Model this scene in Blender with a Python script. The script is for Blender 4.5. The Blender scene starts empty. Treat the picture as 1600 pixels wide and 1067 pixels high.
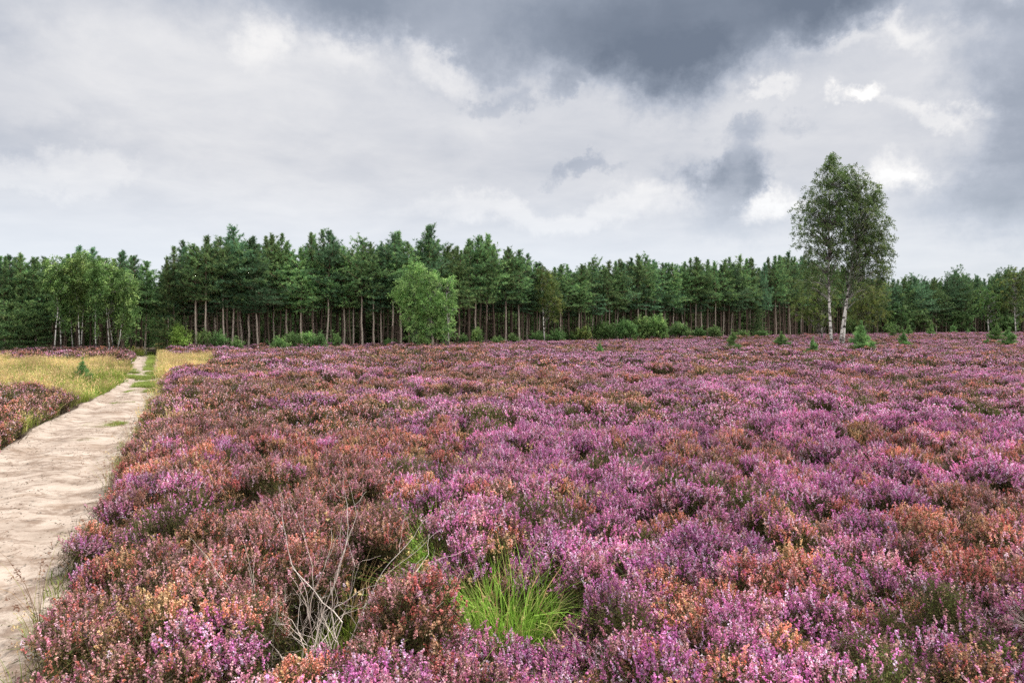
import bpy, math, random
import numpy as np
from mathutils import Vector

SC = bpy.context.scene
C = SC.collection
F, CX, HY, CH = 1067.0, 800.0, 502.0, 2.4      # photo focal length, centre, horizon row, eye height
R = math.radians
random.seed(7)

# ------------------------------------------------------------------ maths helpers
_tab = np.random.RandomState(3).rand(256, 256)
def vnoise(x, y, s, seed=0):
    x = np.asarray(x, float) / s + seed * 17.31; y = np.asarray(y, float) / s + seed * 9.73
    xi = np.floor(x).astype(int); yi = np.floor(y).astype(int); fx = x - xi; fy = y - yi
    fx = fx * fx * (3 - 2 * fx); fy = fy * fy * (3 - 2 * fy)
    t = lambda a, b: _tab[a % 256, b % 256]
    return (t(xi, yi) * (1 - fx) + t(xi + 1, yi) * fx) * (1 - fy) + (t(xi, yi + 1) * (1 - fx) + t(xi + 1, yi + 1) * fx) * fy
def fbm(x, y, s, seed=0, o=3):
    v = 0; a = .5; n = 0
    for k in range(o):
        v = v + a * vnoise(x, y, s / 2 ** k, seed + k); n += a; a *= .5
    return v / n
def gz(x, y):
    x = np.asarray(x, float); y = np.asarray(y, float)
    r = .22 * (fbm(x, y, 9, 5, 3) - .5)
    on = np.clip(1 - np.abs(x - .5 * (np.interp(y, PY, PL) + np.interp(y, PY, PR))) / 2.6, 0, 1)
    return r * (1 - on) - .05 * on
PY = [0, 3, 4.5, 6.4, 8.5, 12, 14.4, 17.3, 21.7, 26, 44, 60, 120]
PR = [-1., -2.45, -3.15, -4.1, -5.05, -6.8, -7.95, -9.15, -11.35, -13.45, -22.5, -31, -62]
PL = [-3.6, -5.0, -5.8, -6.6, -7.5, -9.15, -10.2, -11.35, -13.05, -14.8, -24.3, -33.2, -64]
def wx(px, d): return (px - CX) / F * d
def wz(py, d): return (HY - py) / F * d + CH
def hd(py, h=.4): return (CH - h) * F / (py - HY)          # distance at which height h shows on row py
def lin(r, g, b, a=1):
    f = lambda c: (c / 255 / 12.92) if c / 255 <= .04045 else ((c / 255 + .055) / 1.055) ** 2.4
    return (f(r), f(g), f(b), a)

# ------------------------------------------------------------------ mesh helpers
class Geo:
    """triangle soup with a colour per vertex and a material index per face"""
    def __init__(s): s.v = []; s.f = []; s.c = []; s.m = []; s.n = 0; s.sm = []
    def add(s, v, f, c, m=0, smooth=False):
        v = np.asarray(v, float).reshape(-1, 3); f = np.asarray(f, int).reshape(-1, 3)
        c = np.asarray(c, float)
        if c.ndim == 1: c = np.tile(c[:3], (len(v), 1))
        s.v.append(v); s.f.append(f + s.n); s.c.append(c[:, :3]); s.n += len(v)
        s.m.append(np.full(len(f), m)); s.sm.append(np.full(len(f), smooth))
    def merge(s, o, m=None):
        for v, f, c, mm, sm in zip(o.v, o.f, o.c, o.m, o.sm):
            pass
        V, Fa, Cc, M, S = o.arrays(); s.v.append(V); s.f.append(Fa + s.n); s.c.append(Cc); s.n += len(V)
        s.m.append(M if m is None else np.full(len(Fa), m)); s.sm.append(S)
    def arrays(s):
        return (np.concatenate(s.v), np.concatenate(s.f), np.concatenate(s.c), np.concatenate(s.m), np.concatenate(s.sm))
    def mesh(s, name, mats):
        V, Fa, Cc, M, S = s.arrays()
        me = bpy.data.meshes.new(name)
        me.vertices.add(len(V)); me.vertices.foreach_set('co', V.ravel().astype(np.float32))
        me.loops.add(len(Fa) * 3); me.loops.foreach_set('vertex_index', Fa.ravel().astype(np.int32))
        me.polygons.add(len(Fa)); me.polygons.foreach_set('loop_start', np.arange(0, len(Fa) * 3, 3, dtype=np.int32))
        me.polygons.foreach_set('material_index', M.astype(np.int32))
        me.polygons.foreach_set('use_smooth', S.astype(bool))
        a = me.color_attributes.new('col', 'FLOAT_COLOR', 'POINT')
        a.data.foreach_set('color', np.hstack([Cc, np.ones((len(Cc), 1))]).ravel().astype(np.float32))
        for m in mats: me.materials.append(m)
        me.update(calc_edges=True); me.validate()
        return me
def link(name, me, parent=None):
    o = bpy.data.objects.new(name, me); C.objects.link(o)
    if parent is not None: o.parent = parent
    return o
def tag(o, label=None, cat=None, group=None, kind=None):
    if label: o['label'] = label
    if cat: o['category'] = cat
    if group: o['group'] = group
    if kind: o['kind'] = kind
    return o
def empty(name, loc=(0, 0, 0), rz=0):
    o = bpy.data.objects.new(name, None); C.objects.link(o); o.location = loc; o.rotation_euler = (0, 0, rz)
    o.empty_display_size = .3
    return o
def norm(v): return v / np.maximum(np.linalg.norm(v, axis=-1, keepdims=True), 1e-9)
def rdir(rng, n): return norm(rng.normal(size=(n, 3)))
def tube(G, pts, rad, col, sides=6, m=0, smooth=True):
    pts = np.asarray(pts, float); n = len(pts); rad = np.broadcast_to(np.asarray(rad, float), (n,))
    t = norm(np.gradient(pts, axis=0)); ref = np.array([.31, .95, .05]) if abs(t[0, 2]) > .6 else np.array([.1, .05, 1.])
    a = norm(np.cross(t, ref)); b = np.cross(t, a)
    ang = np.arange(sides) * 2 * math.pi / sides
    V = pts[:, None] + rad[:, None, None] * (np.cos(ang)[None, :, None] * a[:, None] + np.sin(ang)[None, :, None] * b[:, None])
    i = np.arange(n - 1)[:, None] * sides; j = np.arange(sides)[None]; j2 = (j + 1) % sides
    q = np.stack([i + j, i + j2, i + sides + j2, i + sides + j], -1).reshape(-1, 4)
    G.add(V.reshape(-1, 3), np.concatenate([q[:, [0, 1, 2]], q[:, [0, 2, 3]]]), col, m, smooth)
def blades(G, base, d, L, W, col, rng, m=0):
    """one narrow triangle per needle or blade"""
    n = len(base); d = norm(d); s = norm(np.cross(d, rdir(rng, n)))
    L = np.broadcast_to(np.asarray(L, float), (n,))[:, None]; W = np.broadcast_to(np.asarray(W, float), (n,))[:, None]
    V = np.stack([base - s * W / 2, base + s * W / 2, base + d * L], 1).reshape(-1, 3)
    col = np.asarray(col, float)
    if col.ndim == 1: col = np.tile(col[:3], (n, 1))
    G.add(V, np.arange(3 * n).reshape(-1, 3), np.repeat(col[:, :3], 3, 0), m)
def rhombs(G, cen, L, W, col, rng, m=0, d=None):
    """one leaf-shaped rhomb per point, any way up"""
    n = len(cen); d = rdir(rng, n) if d is None else norm(d); s = norm(np.cross(d, rdir(rng, n)))
    L = np.broadcast_to(np.asarray(L, float), (n,))[:, None] / 2; W = np.broadcast_to(np.asarray(W, float), (n,))[:, None] / 2
    V = np.stack([cen - d * L, cen + s * W, cen + d * L, cen - s * W], 1).reshape(-1, 3)
    k = np.arange(n)[:, None] * 4
    Fa = np.concatenate([k + [[0, 1, 2]], k + [[0, 2, 3]]])
    col = np.asarray(col, float)
    if col.ndim == 1: col = np.tile(col[:3], (n, 1))
    G.add(V, Fa, np.repeat(col[:, :3], 4, 0), m)
def pick(rng, pal, n, jit=.12):
    pal = np.array([p[:3] for p in pal]); c = pal[rng.integers(len(pal), size=n)]
    return np.clip(c * (1 + jit * rng.normal(size=(n, 1))), .004, 1)

# ------------------------------------------------------------------ materials
class NT:
    def __init__(s, tree): s.t = tree; s.n = tree.nodes; s.l = tree.links
    def new(s, typ, **kw):
        n = s.n.new(typ)
        for k, v in kw.items(): setattr(n, k, v)
        return n
    def inp(s, sock, v):
        if hasattr(v, 'is_output') or isinstance(v, bpy.types.NodeSocket): s.l.new(v, sock)
        else: sock.default_value = v
    def math(s, op, a, b=None, c=None, clamp=False):
        n = s.new('ShaderNodeMath', operation=op); n.use_clamp = clamp
        s.inp(n.inputs[0], a)
        if b is not None: s.inp(n.inputs[1], b)
        if c is not None: s.inp(n.inputs[2], c)
        return n.outputs[0]
    def vmath(s, op, a, b=None):
        n = s.new('ShaderNodeVectorMath', operation=op); s.inp(n.inputs[0], a)
        if b is not None: s.inp(n.inputs[1], b)
        return n.outputs['Value'] if op in ('LENGTH', 'DOT_PRODUCT') else n.outputs[0]
    def noise(s, vec, scale, detail=4, rough=.55, dist=0, out='Fac'):
        n = s.new('ShaderNodeTexNoise'); n.inputs['Scale'].default_value = scale; n.inputs['Detail'].default_value = detail
        n.inputs['Roughness'].default_value = rough; n.inputs['Distortion'].default_value = dist
        if vec is not None: s.l.new(vec, n.inputs['Vector'])
        return n.outputs[out]
    def mapr(s, v, a, b, c=0., d=1., interp='SMOOTHSTEP'):
        n = s.new('ShaderNodeMapRange', interpolation_type=interp); s.inp(n.inputs[0], v)
        for i, k in enumerate((a, b, c, d)): n.inputs[i + 1].default_value = k
        return n.outputs[0]
    def mix(s, f, a, b, mode='MIX'):
        n = s.new('ShaderNodeMix', data_type='RGBA', blend_type=mode); s.inp(n.inputs[0], f)
        s.inp(n.inputs[6], a); s.inp(n.inputs[7], b); return n.outputs[2]
    def ramp(s, v, stops):
        n = s.new('ShaderNodeValToRGB'); s.inp(n.inputs[0], v); e = n.color_ramp.elements
        while len(e) < len(stops): e.new(.5)
        for k, (p, c) in enumerate(stops): e[k].position = p; e[k].color = c
        return n.outputs[0]
def mat(name):
    m = bpy.data.materials.new(name); m.use_nodes = True; m.node_tree.nodes.clear()
    t = NT(m.node_tree); out = t.new('ShaderNodeOutputMaterial')
    return m, t, out
def leaf_mat(name, trans=.3, rough=.65, gain=1., vary=.25, world=0.):
    """vertex colour with small variation from tree to tree; lets some light through"""
    m, t, out = mat(name)
    a = t.new('ShaderNodeAttribute', attribute_name='col')
    oi = t.new('ShaderNodeObjectInfo')
    k = t.mapr(oi.outputs['Random'], 0, 1, gain * (1 - vary), gain * (1 + vary), 'LINEAR')
    if world:
        g = t.new('ShaderNodeNewGeometry')
        nz = t.noise(g.outputs['Position'], world, 2)
        k = t.math('MULTIPLY', k, t.mapr(nz, .3, .7, .72, 1.28, 'LINEAR'))
    sc = t.new('ShaderNodeVectorMath', operation='SCALE'); t.l.new(a.outputs['Color'], sc.inputs[0]); t.l.new(k, sc.inputs['Scale'])
    hs = t.new('ShaderNodeHueSaturation'); t.l.new(sc.outputs[0], hs.inputs['Color'])
    t.l.new(t.mapr(oi.outputs['Random'], 0, 1, .485, .515, 'LINEAR'), hs.inputs['Hue'])
    p = t.new('ShaderNodeBsdfPrincipled'); t.l.new(hs.outputs[0], p.inputs['Base Color']); p.inputs['Roughness'].default_value = rough
    p.inputs['Specular IOR Level'].default_value = .15
    tr = t.new('ShaderNodeBsdfTranslucent'); t.l.new(hs.outputs[0], tr.inputs['Color'])
    mx = t.new('ShaderNodeMixShader'); mx.inputs[0].default_value = trans
    t.l.new(p.outputs[0], mx.inputs[1]); t.l.new(tr.outputs[0], mx.inputs[2]); t.l.new(mx.outputs[0], out.inputs[0])
    return m
def wood_mat(name, birch=False):
    m, t, out = mat(name)
    a = t.new('ShaderNodeAttribute', attribute_name='col'); g = t.new('ShaderNodeTexCoord')
    mp = t.new('ShaderNodeMapping'); t.l.new(g.outputs['Object'], mp.inputs[0])
    mp.inputs['Scale'].default_value = (.9, .9, 2.6) if birch else (9, 9, 2)
    nz = t.noise(mp.outputs[0], 1.7 if birch else 3, 5, .65)
    if birch:
        dark = t.mapr(nz, .5, .57)
        # rough black bark low on the stem
        sx = t.new('ShaderNodeSeparateXYZ'); t.l.new(g.outputs['Object'], sx.inputs[0])
        low = t.math('MULTIPLY', t.mapr(sx.outputs[2], .4, 1.7, 1, 0), t.mapr(t.noise(g.outputs['Object'], 7, 3), .38, .55))
        dark = t.math('MAXIMUM', dark, low)
        col = t.mix(dark, a.outputs['Color'], lin(58, 52, 48))
    else:
        col = t.mix(t.mapr(nz, .3, .7), t.mix(1., a.outputs['Color'], (.55, .52, .5, 1), 'MULTIPLY'), t.mix(1., a.outputs['Color'], (1.2, 1.15, 1.1, 1), 'MULTIPLY'))
    p = t.new('ShaderNodeBsdfPrincipled'); t.l.new(col, p.inputs['Base Color']); p.inputs['Roughness'].default_value = .85
    b = t.new('ShaderNodeBump'); b.inputs['Strength'].default_value = .5; b.inputs['Distance'].default_value = .02
    t.l.new(nz, b.inputs['Height']); t.l.new(b.outputs[0], p.inputs['Normal'])
    t.l.new(p.outputs[0], out.inputs[0]); return m

M_NEEDLE = leaf_mat('pine_needles', .3, .6, 1.25, .28, .35)
M_LEAF = leaf_mat('broad_leaves', .32, .5, 1.3, .06, .5)
M_BARK = wood_mat('pine_bark'); M_BIRCH = wood_mat('birch_bark', True)
M_FLOWER = leaf_mat('heather_bloom', .18, .7, 1., .16, .9)
M_GRASS = leaf_mat('grass_blades', .35, .6, .95, .3, .6)
M_TWIG = wood_mat('dead_wood')

# ground: dark humus with moss, litter and patches of pale sand
m, t, out = mat('heath_soil'); M_SOIL = m
g = t.new('ShaderNodeNewGeometry'); P = g.outputs['Position']
n1 = t.noise(P, .9, 6, .65); n2 = t.noise(P, 14, 5, .7)
col = t.ramp(n1, [(.3, lin(44, 34, 28)), (.5, lin(64, 50, 38)), (.62, lin(58, 60, 36)), (.75, lin(92, 76, 58))])
col = t.mix(t.mapr(n2, .35, .7, 0, .6), col, lin(84, 66, 52))
p = t.new('ShaderNodeBsdfPrincipled'); t.l.new(col, p.inputs['Base Color']); p.inputs['Roughness'].default_value = .95
b = t.new('ShaderNodeBump'); b.inputs['Strength'].default_value = .8; b.inputs['Distance'].default_value = .05
t.l.new(n2, b.inputs['Height']); t.l.new(b.outputs[0], p.inputs['Normal']); t.l.new(p.outputs[0], out.inputs[0])

# path: pale trodden sand with darker damp and humus streaks across it
m, t, out = mat('pale_sand'); M_SAND = m
g = t.new('ShaderNodeNewGeometry'); P = g.outputs['Position']
mp = t.new('ShaderNodeMapping'); t.l.new(P, mp.inputs[0]); mp.inputs['Scale'].default_value = (1.1, 1.6, 1); mp.inputs['Rotation'].default_value = (0, 0, R(-12))
n1 = t.noise(mp.outputs[0], 1.5, 8, .74, .9); n2 = t.noise(P, 5, 6, .7); n3 = t.noise(P, 60, 3, .7); n4 = t.noise(P, .5, 3)
col = t.ramp(t.noise(P, 1.6, 5, .6), [(.3, lin(138, 124, 112)), (.5, lin(168, 154, 142)), (.7, lin(184, 171, 159))])
streak = t.math('MULTIPLY', t.mapr(n1, .47, .57), t.mapr(n2, .38, .55, .3, 1))
col = t.mix(t.math('MULTIPLY', streak, .8), col, lin(104, 84, 70))
col = t.mix(t.mapr(t.noise(mp.outputs[0], .55, 5, .7, 1.), .52, .62, 0, .5), col, lin(120, 98, 80))
col = t.mix(t.mapr(n4, .55, .75, 0, .35), col, lin(152, 130, 116))
vo = t.new('ShaderNodeTexVoronoi'); vo.inputs['Scale'].default_value = 26; t.l.new(P, vo.inputs['Vector'])
speck = t.math('MULTIPLY', t.mapr(vo.outputs['Distance'], .1, .2, 1, 0), t.mapr(t.noise(P, 2.5, 3), .5, .62))
col = t.mix(t.math('MULTIPLY', speck, .75), col, lin(92, 76, 62))
col = t.mix(t.mapr(n3, .35, .7, 0, .3), col, lin(148, 130, 114))
p = t.new('ShaderNodeBsdfPrincipled'); t.l.new(col, p.inputs['Base Color']); p.inputs['Roughness'].default_value = .95
v2 = t.new('ShaderNodeTexVoronoi', feature='SMOOTH_F1'); v2.inputs['Scale'].default_value = 3.4; t.l.new(t.vmath('ADD', P, t.noise(P, 2.2, 3, .6, 0, 'Color')), v2.inputs['Vector'])
foot = t.mapr(v2.outputs['Distance'], .05, .34)
h = t.math('ADD', t.math('MULTIPLY', foot, .8), t.math('ADD', t.math('MULTIPLY', n2, .7), t.math('MULTIPLY', n3, .2)))
b = t.new('ShaderNodeBump'); b.inputs['Strength'].default_value = .9; b.inputs['Distance'].default_value = .035
t.l.new(h, b.inputs['Height']); t.l.new(b.outputs[0], p.inputs['Normal']); t.l.new(p.outputs[0], out.inputs[0])

# ------------------------------------------------------------------ ground and path
def sheet(name, X, Y, Z, m):
    ny, nx = X.shape; V = np.stack([X, Y, Z], -1).reshape(-1, 3)
    i = (np.arange(ny - 1)[:, None] * nx + np.arange(nx - 1)[None]).ravel()
    G = Geo(); G.add(V, np.concatenate([np.stack([i, i + 1, i + nx + 1], 1), np.stack([i, i + nx + 1, i + nx], 1)]), (.5, .5, .5), 0, True)
    return link(name, G.mesh(name, [m]))
ys = np.concatenate([[-900, -300, -100, -40, -15, -6], np.arange(0, 60, .5), np.arange(60, 200, 3), [260, 400, 700, 1500, 3000]])
xs = np.concatenate([[-3000, -1200, -500, -250], np.arange(-160, -60, 5), np.arange(-60, 60, .6), np.arange(60, 200, 5), [300, 600, 1300, 3000]])
X, Y = np.meshgrid(xs, ys); tag(sheet('ground', X, Y, gz(X, Y), M_SOIL), kind='structure')
yy = np.arange(-6, 48, .12); u = np.linspace(0, 1, 30)
L = np.interp(yy, PY, PL) - .25 * (vnoise(yy, 0 * yy, .9, 2) - .2); Rr = np.interp(yy, PY, PR) + .3 * (vnoise(yy, 0 * yy, .8, 4) - .1)
X = L[:, None] * (1 - u) + Rr[:, None] * u; Y = np.repeat(yy[:, None], 30, 1)
bump = .02 * (fbm(X, Y, .35, 8, 4) - .5) - .05 * (np.exp(-((u[None] - .27) / .12) ** 2) + np.exp(-((u[None] - .75) / .12) ** 2))
Z = gz(X, Y) + .075 + bump; Z[:, 0] -= .16; Z[:, -1] -= .16
tag(sheet('path', X, Y, Z, M_SAND), kind='structure')

# ------------------------------------------------------------------ scatter: one object per kind of ground cover
def proto_coll(name, meshes):
    col = bpy.data.collections.new(name)
    for i, me in enumerate(meshes):
        col.objects.link(bpy.data.objects.new('%s_%02d' % (name, i), me))
    return col
def scatter(name, pts, rot, scl, idx, coll, label, cat):
    me = bpy.data.meshes.new(name); me.vertices.add(len(pts)); me.vertices.foreach_set('co', np.asarray(pts, np.float32).ravel())
    for nm, dat in (('rot', rot), ('scl', scl)):
        a = me.attributes.new(nm, 'FLOAT_VECTOR', 'POINT'); a.data.foreach_set('vector', np.asarray(dat, np.float32).ravel())
    a = me.attributes.new('idx', 'INT', 'POINT'); a.data.foreach_set('value', np.asarray(idx, np.int32))
    o = link(name, me)
    ng = bpy.data.node_groups.new(name + '_scatter', 'GeometryNodeTree')
    ng.interface.new_socket('Geometry', in_out='INPUT', socket_type='NodeSocketGeometry'); ng.interface.new_socket('Geometry', in_out='OUTPUT', socket_type='NodeSocketGeometry')
    N = ng.nodes; Lk = ng.links; gi = N.new('NodeGroupInput'); go = N.new('NodeGroupOutput')
    ci = N.new('GeometryNodeCollectionInfo'); ci.inputs['Collection'].default_value = coll
    ci.inputs['Separate Children'].default_value = True; ci.inputs['Reset Children'].default_value = True
    ip = N.new('GeometryNodeInstanceOnPoints'); ip.inputs['Pick Instance'].default_value = True
    def na(n, ty):
        q = N.new('GeometryNodeInputNamedAttribute'); q.data_type = ty; q.inputs[0].default_value = n
        return next(s for s in q.outputs if s.enabled and s.name == 'Attribute')
    Lk.new(gi.outputs[0], ip.inputs['Points']); Lk.new(ci.outputs[0], ip.inputs['Instance'])
    Lk.new(na('idx', 'INT'), ip.inputs['Instance Index']); Lk.new(na('rot', 'FLOAT_VECTOR'), ip.inputs['Rotation'])
    Lk.new(na('scl', 'FLOAT_VECTOR'), ip.inputs['Scale']); Lk.new(ip.outputs[0], go.inputs[0])
    md = o.modifiers.new('scatter', 'NODES'); md.node_group = ng
    return tag(o, label, cat, kind='stuff')

MAG = [lin(242, 162, 212), lin(230, 142, 198), lin(252, 198, 232), lin(206, 120, 178)]
PNK = [lin(238, 174, 196), lin(226, 156, 180), lin(248, 202, 216), lin(208, 138, 160)]
SAL = [lin(240, 160, 146), lin(230, 142, 130), lin(246, 180, 172), lin(212, 130, 112)]
TAN = [lin(210, 168, 130), lin(196, 150, 118), lin(224, 182, 150), lin(172, 136, 102)]
FAD = [lin(204, 156, 156), lin(184, 136, 138), lin(216, 172, 176), lin(174, 138, 122)]
SHO = [lin(88, 92, 48), lin(70, 78, 40), lin(104, 94, 54), lin(90, 70, 50)]
SHG = [lin(98, 106, 56), lin(84, 94, 48), lin(112, 110, 64), lin(100, 88, 60)]
GRY = [lin(150, 140, 130), lin(132, 120, 110), lin(168, 158, 148)]
def heather_bush(seed, pals, wts, lod, bloom=1., shoot=SHO, Rb=.21, H=.2):
    """one bunch of sprigs: many short flower spikes splayed over a low dome, leafy shoots and dark twigs below"""
    rng = np.random.default_rng(seed); G = Geo()
    Rb = (.2, .25, .33)[lod]; ns = {0: 46, 1: 40, 2: 34}[lod]
    az = rng.uniform(0, 2 * math.pi, ns); rr = Rb * np.sqrt(rng.uniform(0, 1, ns))
    z = H * (1 - .6 * (rr / Rb) ** 2) * rng.uniform(.7, 1.2, ns)
    tip = np.stack([np.cos(az) * rr, np.sin(az) * rr, z], 1)
    root = tip * np.array([.3, .3, 0]) + rng.normal(size=(ns, 3)) * [.02, .02, 0]; root[:, 2] = -.34
    up = norm(tip * [1, 1, .6] / Rb * .5 + rng.normal(size=(ns, 3)) * .16 + [0, 0, .75])
    stc = pick(rng, [lin(80, 66, 56), lin(100, 86, 74), lin(64, 50, 42)], ns)
    blades(G, root, tip - root, np.linalg.norm(tip - root, axis=1), {0: .007, 1: .012, 2: .02}[lod], stc, rng)
    plume = rng.choice(len(pals), size=ns, p=wts); br = rng.uniform(.78, 1.2, ns)
    for k in range({0: 5, 1: 3, 2: 1}[lod]):
        d = norm(up + rng.normal(size=(ns, 3)) * (.1 if k == 0 else .24))
        t0 = tip + (rng.normal(size=(ns, 3)) * .026 - up * rng.uniform(.0, .05, (ns, 1)) if k else 0)
        Ls = rng.uniform(.06, .125, ns) * (1.15 if k == 0 else .85); s0 = t0 - d * Ls[:, None]
        q = {0: 17, 1: 8, 2: 5}[lod]; lw = {0: (.017, .006), 1: (.034, .013), 2: (.06, .03)}[lod]
        uu = rng.uniform(-.5, .8, (ns, q, 1)); base = (t0 - d * .15)[:, None] + d[:, None] * uu * .15
        dd = norm(d[:, None] * .7 + rng.normal(size=(ns, q, 3)) * .6)
        blades(G, (base + rng.normal(size=base.shape) * .014).reshape(-1, 3), dd.reshape(-1, 3), lw[0] * rng.uniform(.7, 1.4, ns * q), lw[1], pick(rng, shoot, ns * q, .2), rng)
        q = {0: 17, 1: 6, 2: 3}[lod]; sz = {0: .0115, 1: .022, 2: .044}[lod]; on = rng.uniform(0, 1, ns) < bloom * (.7, .8, 1.)[lod]
        pi = np.where(rng.uniform(0, 1, ns) < .7, plume, rng.choice(len(pals), size=ns, p=wts)); cc = np.zeros((ns, 3))
        for j, P_ in enumerate(pals):
            w = pi == j; cc[w] = pick(rng, P_, w.sum(), .08)
        cc *= br[:, None]; uu = rng.uniform(0, 1, (ns, q, 1)) ** .75
        cen = s0[:, None] + d[:, None] * uu * Ls[:, None, None] + rng.normal(size=(ns, q, 3)) * {0: .0052, 1: .0075, 2: .012}[lod] * (1.3 - .75 * uu)
        c2 = np.clip(cc[:, None] * np.clip(1 + .2 * rng.normal(size=(ns, q, 1)), .55, 1.3), .01, .9)
        cen = cen[on].reshape(-1, 3); c2 = c2[on].reshape(-1, 3)
        if len(cen):
            rhombs(G, cen, sz * rng.uniform(.75, 1.3, len(cen)), sz * .75, c2, rng)
            if lod == 0: rhombs(G, cen + rng.normal(size=cen.shape) * .002, sz * .9, sz * .7, c2 * .86, rng)
    n = {0: 420, 1: 170, 2: 60}[lod]; w = {0: .006, 1: .012, 2: .03}[lod]
    c = rng.normal(size=(n, 3)) * [Rb * .5, Rb * .5, 0]; c[:, 2] = rng.uniform(-.3, H * .55, n)
    blades(G, c, rng.normal(size=(n, 3)) + [0, 0, .6], .1, w, pick(rng, [lin(62, 52, 42), lin(74, 72, 46), lin(86, 72, 60), lin(58, 64, 38)], n, .2), rng)
    return G.mesh('heather_%d' % seed, [M_FLOWER])
def grey_bush(seed, lod):
    rng = np.random.default_rng(seed); G = Geo(); n = 130 if lod == 0 else 60
    for i in range(n):
        a = rng.uniform(0, 6.28); p = np.array([.05 * math.cos(a), .05 * math.sin(a), -.02]); d = norm(np.array([math.cos(a), math.sin(a), rng.uniform(.6, 2.)]))
        pts = [p]
        for k in range(5):
            d = norm(d + rng.normal(size=3) * .25); p = p + d * rng.uniform(.07, .11); pts.append(p)
        tube(G, pts, np.linspace(.0045 if lod == 0 else .008, .0015 if lod == 0 else .003, 6), pick(rng, GRY, 1)[0], 3)
    return G.mesh('grey_bush_%d' % seed, [M_FLOWER])
protos = []; KINDS = 7
defs = [([MAG, PNK, FAD], [.8, .16, .04], 1., SHO), ([PNK, MAG, FAD], [.5, .4, .1], .95, SHO), ([SAL, PNK, TAN, FAD], [.6, .22, .12, .06], .95, SHO),
        ([TAN, SAL, FAD], [.5, .25, .25], .85, SHO), ([FAD, PNK, SAL], [.5, .25, .25], .8, SHO), ([MAG, FAD], [.5, .5], .32, SHG)]
VAR = 3
for lod in range(3):
    for k, (pa, w, bl, sh) in enumerate(defs):
        for v in range(VAR): protos.append(heather_bush(100 * lod + 10 * k + v, pa, w, lod, bl, sh))
    for v in range(VAR): protos.append(grey_bush(900 + 10 * lod + v, lod))
HC = proto_coll('heather_proto', protos)

# hero clearings (grass tussocks and dead twigs get room of their own)
CLEAR = [(-.06, 4.85, .52), (-.75, 6.25, .42), (-1.95, 7.85, .28), (-1.2, 9.25, .28), (-1.2, 4.25, .34), (-1.1, 4.75, .28), (-1.02, 5.15, .18), (-.55, 5.55, .18)]
def left_edge(y): return np.interp(y, PY, PL)
def right_edge(y): return np.interp(y, PY, PR)
def straw_mask(x, y):
    px = CX + x / y * F
    a = ((px > 1215) & (px < 1345) & (y > 59.5) & (y < 64.5)) | ((px > -40) & (px < 85) & (y > 41.5) & (y < 45)) | ((px > 1400) & (px < 1620) & (y > 70) & (y < 74))
    return a & (fbm(x, y, 4, 61) > .42)
def gold_mask(x, y):
    w = 1.4 * (fbm(x, y, 3, 31) - .5)
    a = (x < left_edge(y) - .05) & (y > 19.5 + .25 * (x + 14) * -1 * .25 + w) & (y < 38 + w)
    px = CX + x / y * F
    b = (x > right_edge(y) + .02) & (y > 29 + w * 1.5) & (y < 41.5) & (px < 345 + 40 * w - 3 * np.abs(y - 36))
    return a | b
fd_px = np.array([-200, 0, 100, 230, 430, 600, 800, 1000, 1150, 1240, 1400, 1600, 1850])
fd_y = np.array([546, 548, 546, 547, 543, 541, 536, 530, 527, 524, 521.5, 519.5, 519])
def forest_d(px): return hd(np.interp(px, fd_px, fd_y))
rng = np.random.default_rng(11)
PT = []; 
def cells(x, y, cs, seed):
    """nearest cushion centre: distance, distance margin to the next one, centre and a number of its own"""
    gx = np.floor(x / cs).astype(int); gy = np.floor(y / cs).astype(int); b1 = np.full(x.shape, 9e9); b2 = b1.copy(); cx_ = x.copy(); cy_ = y.copy(); idn = np.zeros(x.shape)
    for i in (-1, 0, 1):
        for j in (-1, 0, 1):
            a = (gx + i + 311 * seed) % 256; b = (gy + j + 97 * seed) % 256
            px_ = (gx + i + .5 + .85 * (_tab[a, b] - .5)) * cs; py_ = (gy + j + .5 + .85 * (_tab[b, (a + 57) % 256] - .5)) * cs; d = np.hypot(x - px_, y - py_)
            nw = d < b1; b2 = np.where(nw, b1, np.minimum(b2, d)); cx_ = np.where(nw, px_, cx_); cy_ = np.where(nw, py_, cy_); idn = np.where(nw, _tab[(a + 91) % 256, (b + 13) % 256], idn); b1 = np.where(nw, d, b1)
    return b1, b2, cx_, cy_, idn
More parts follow.
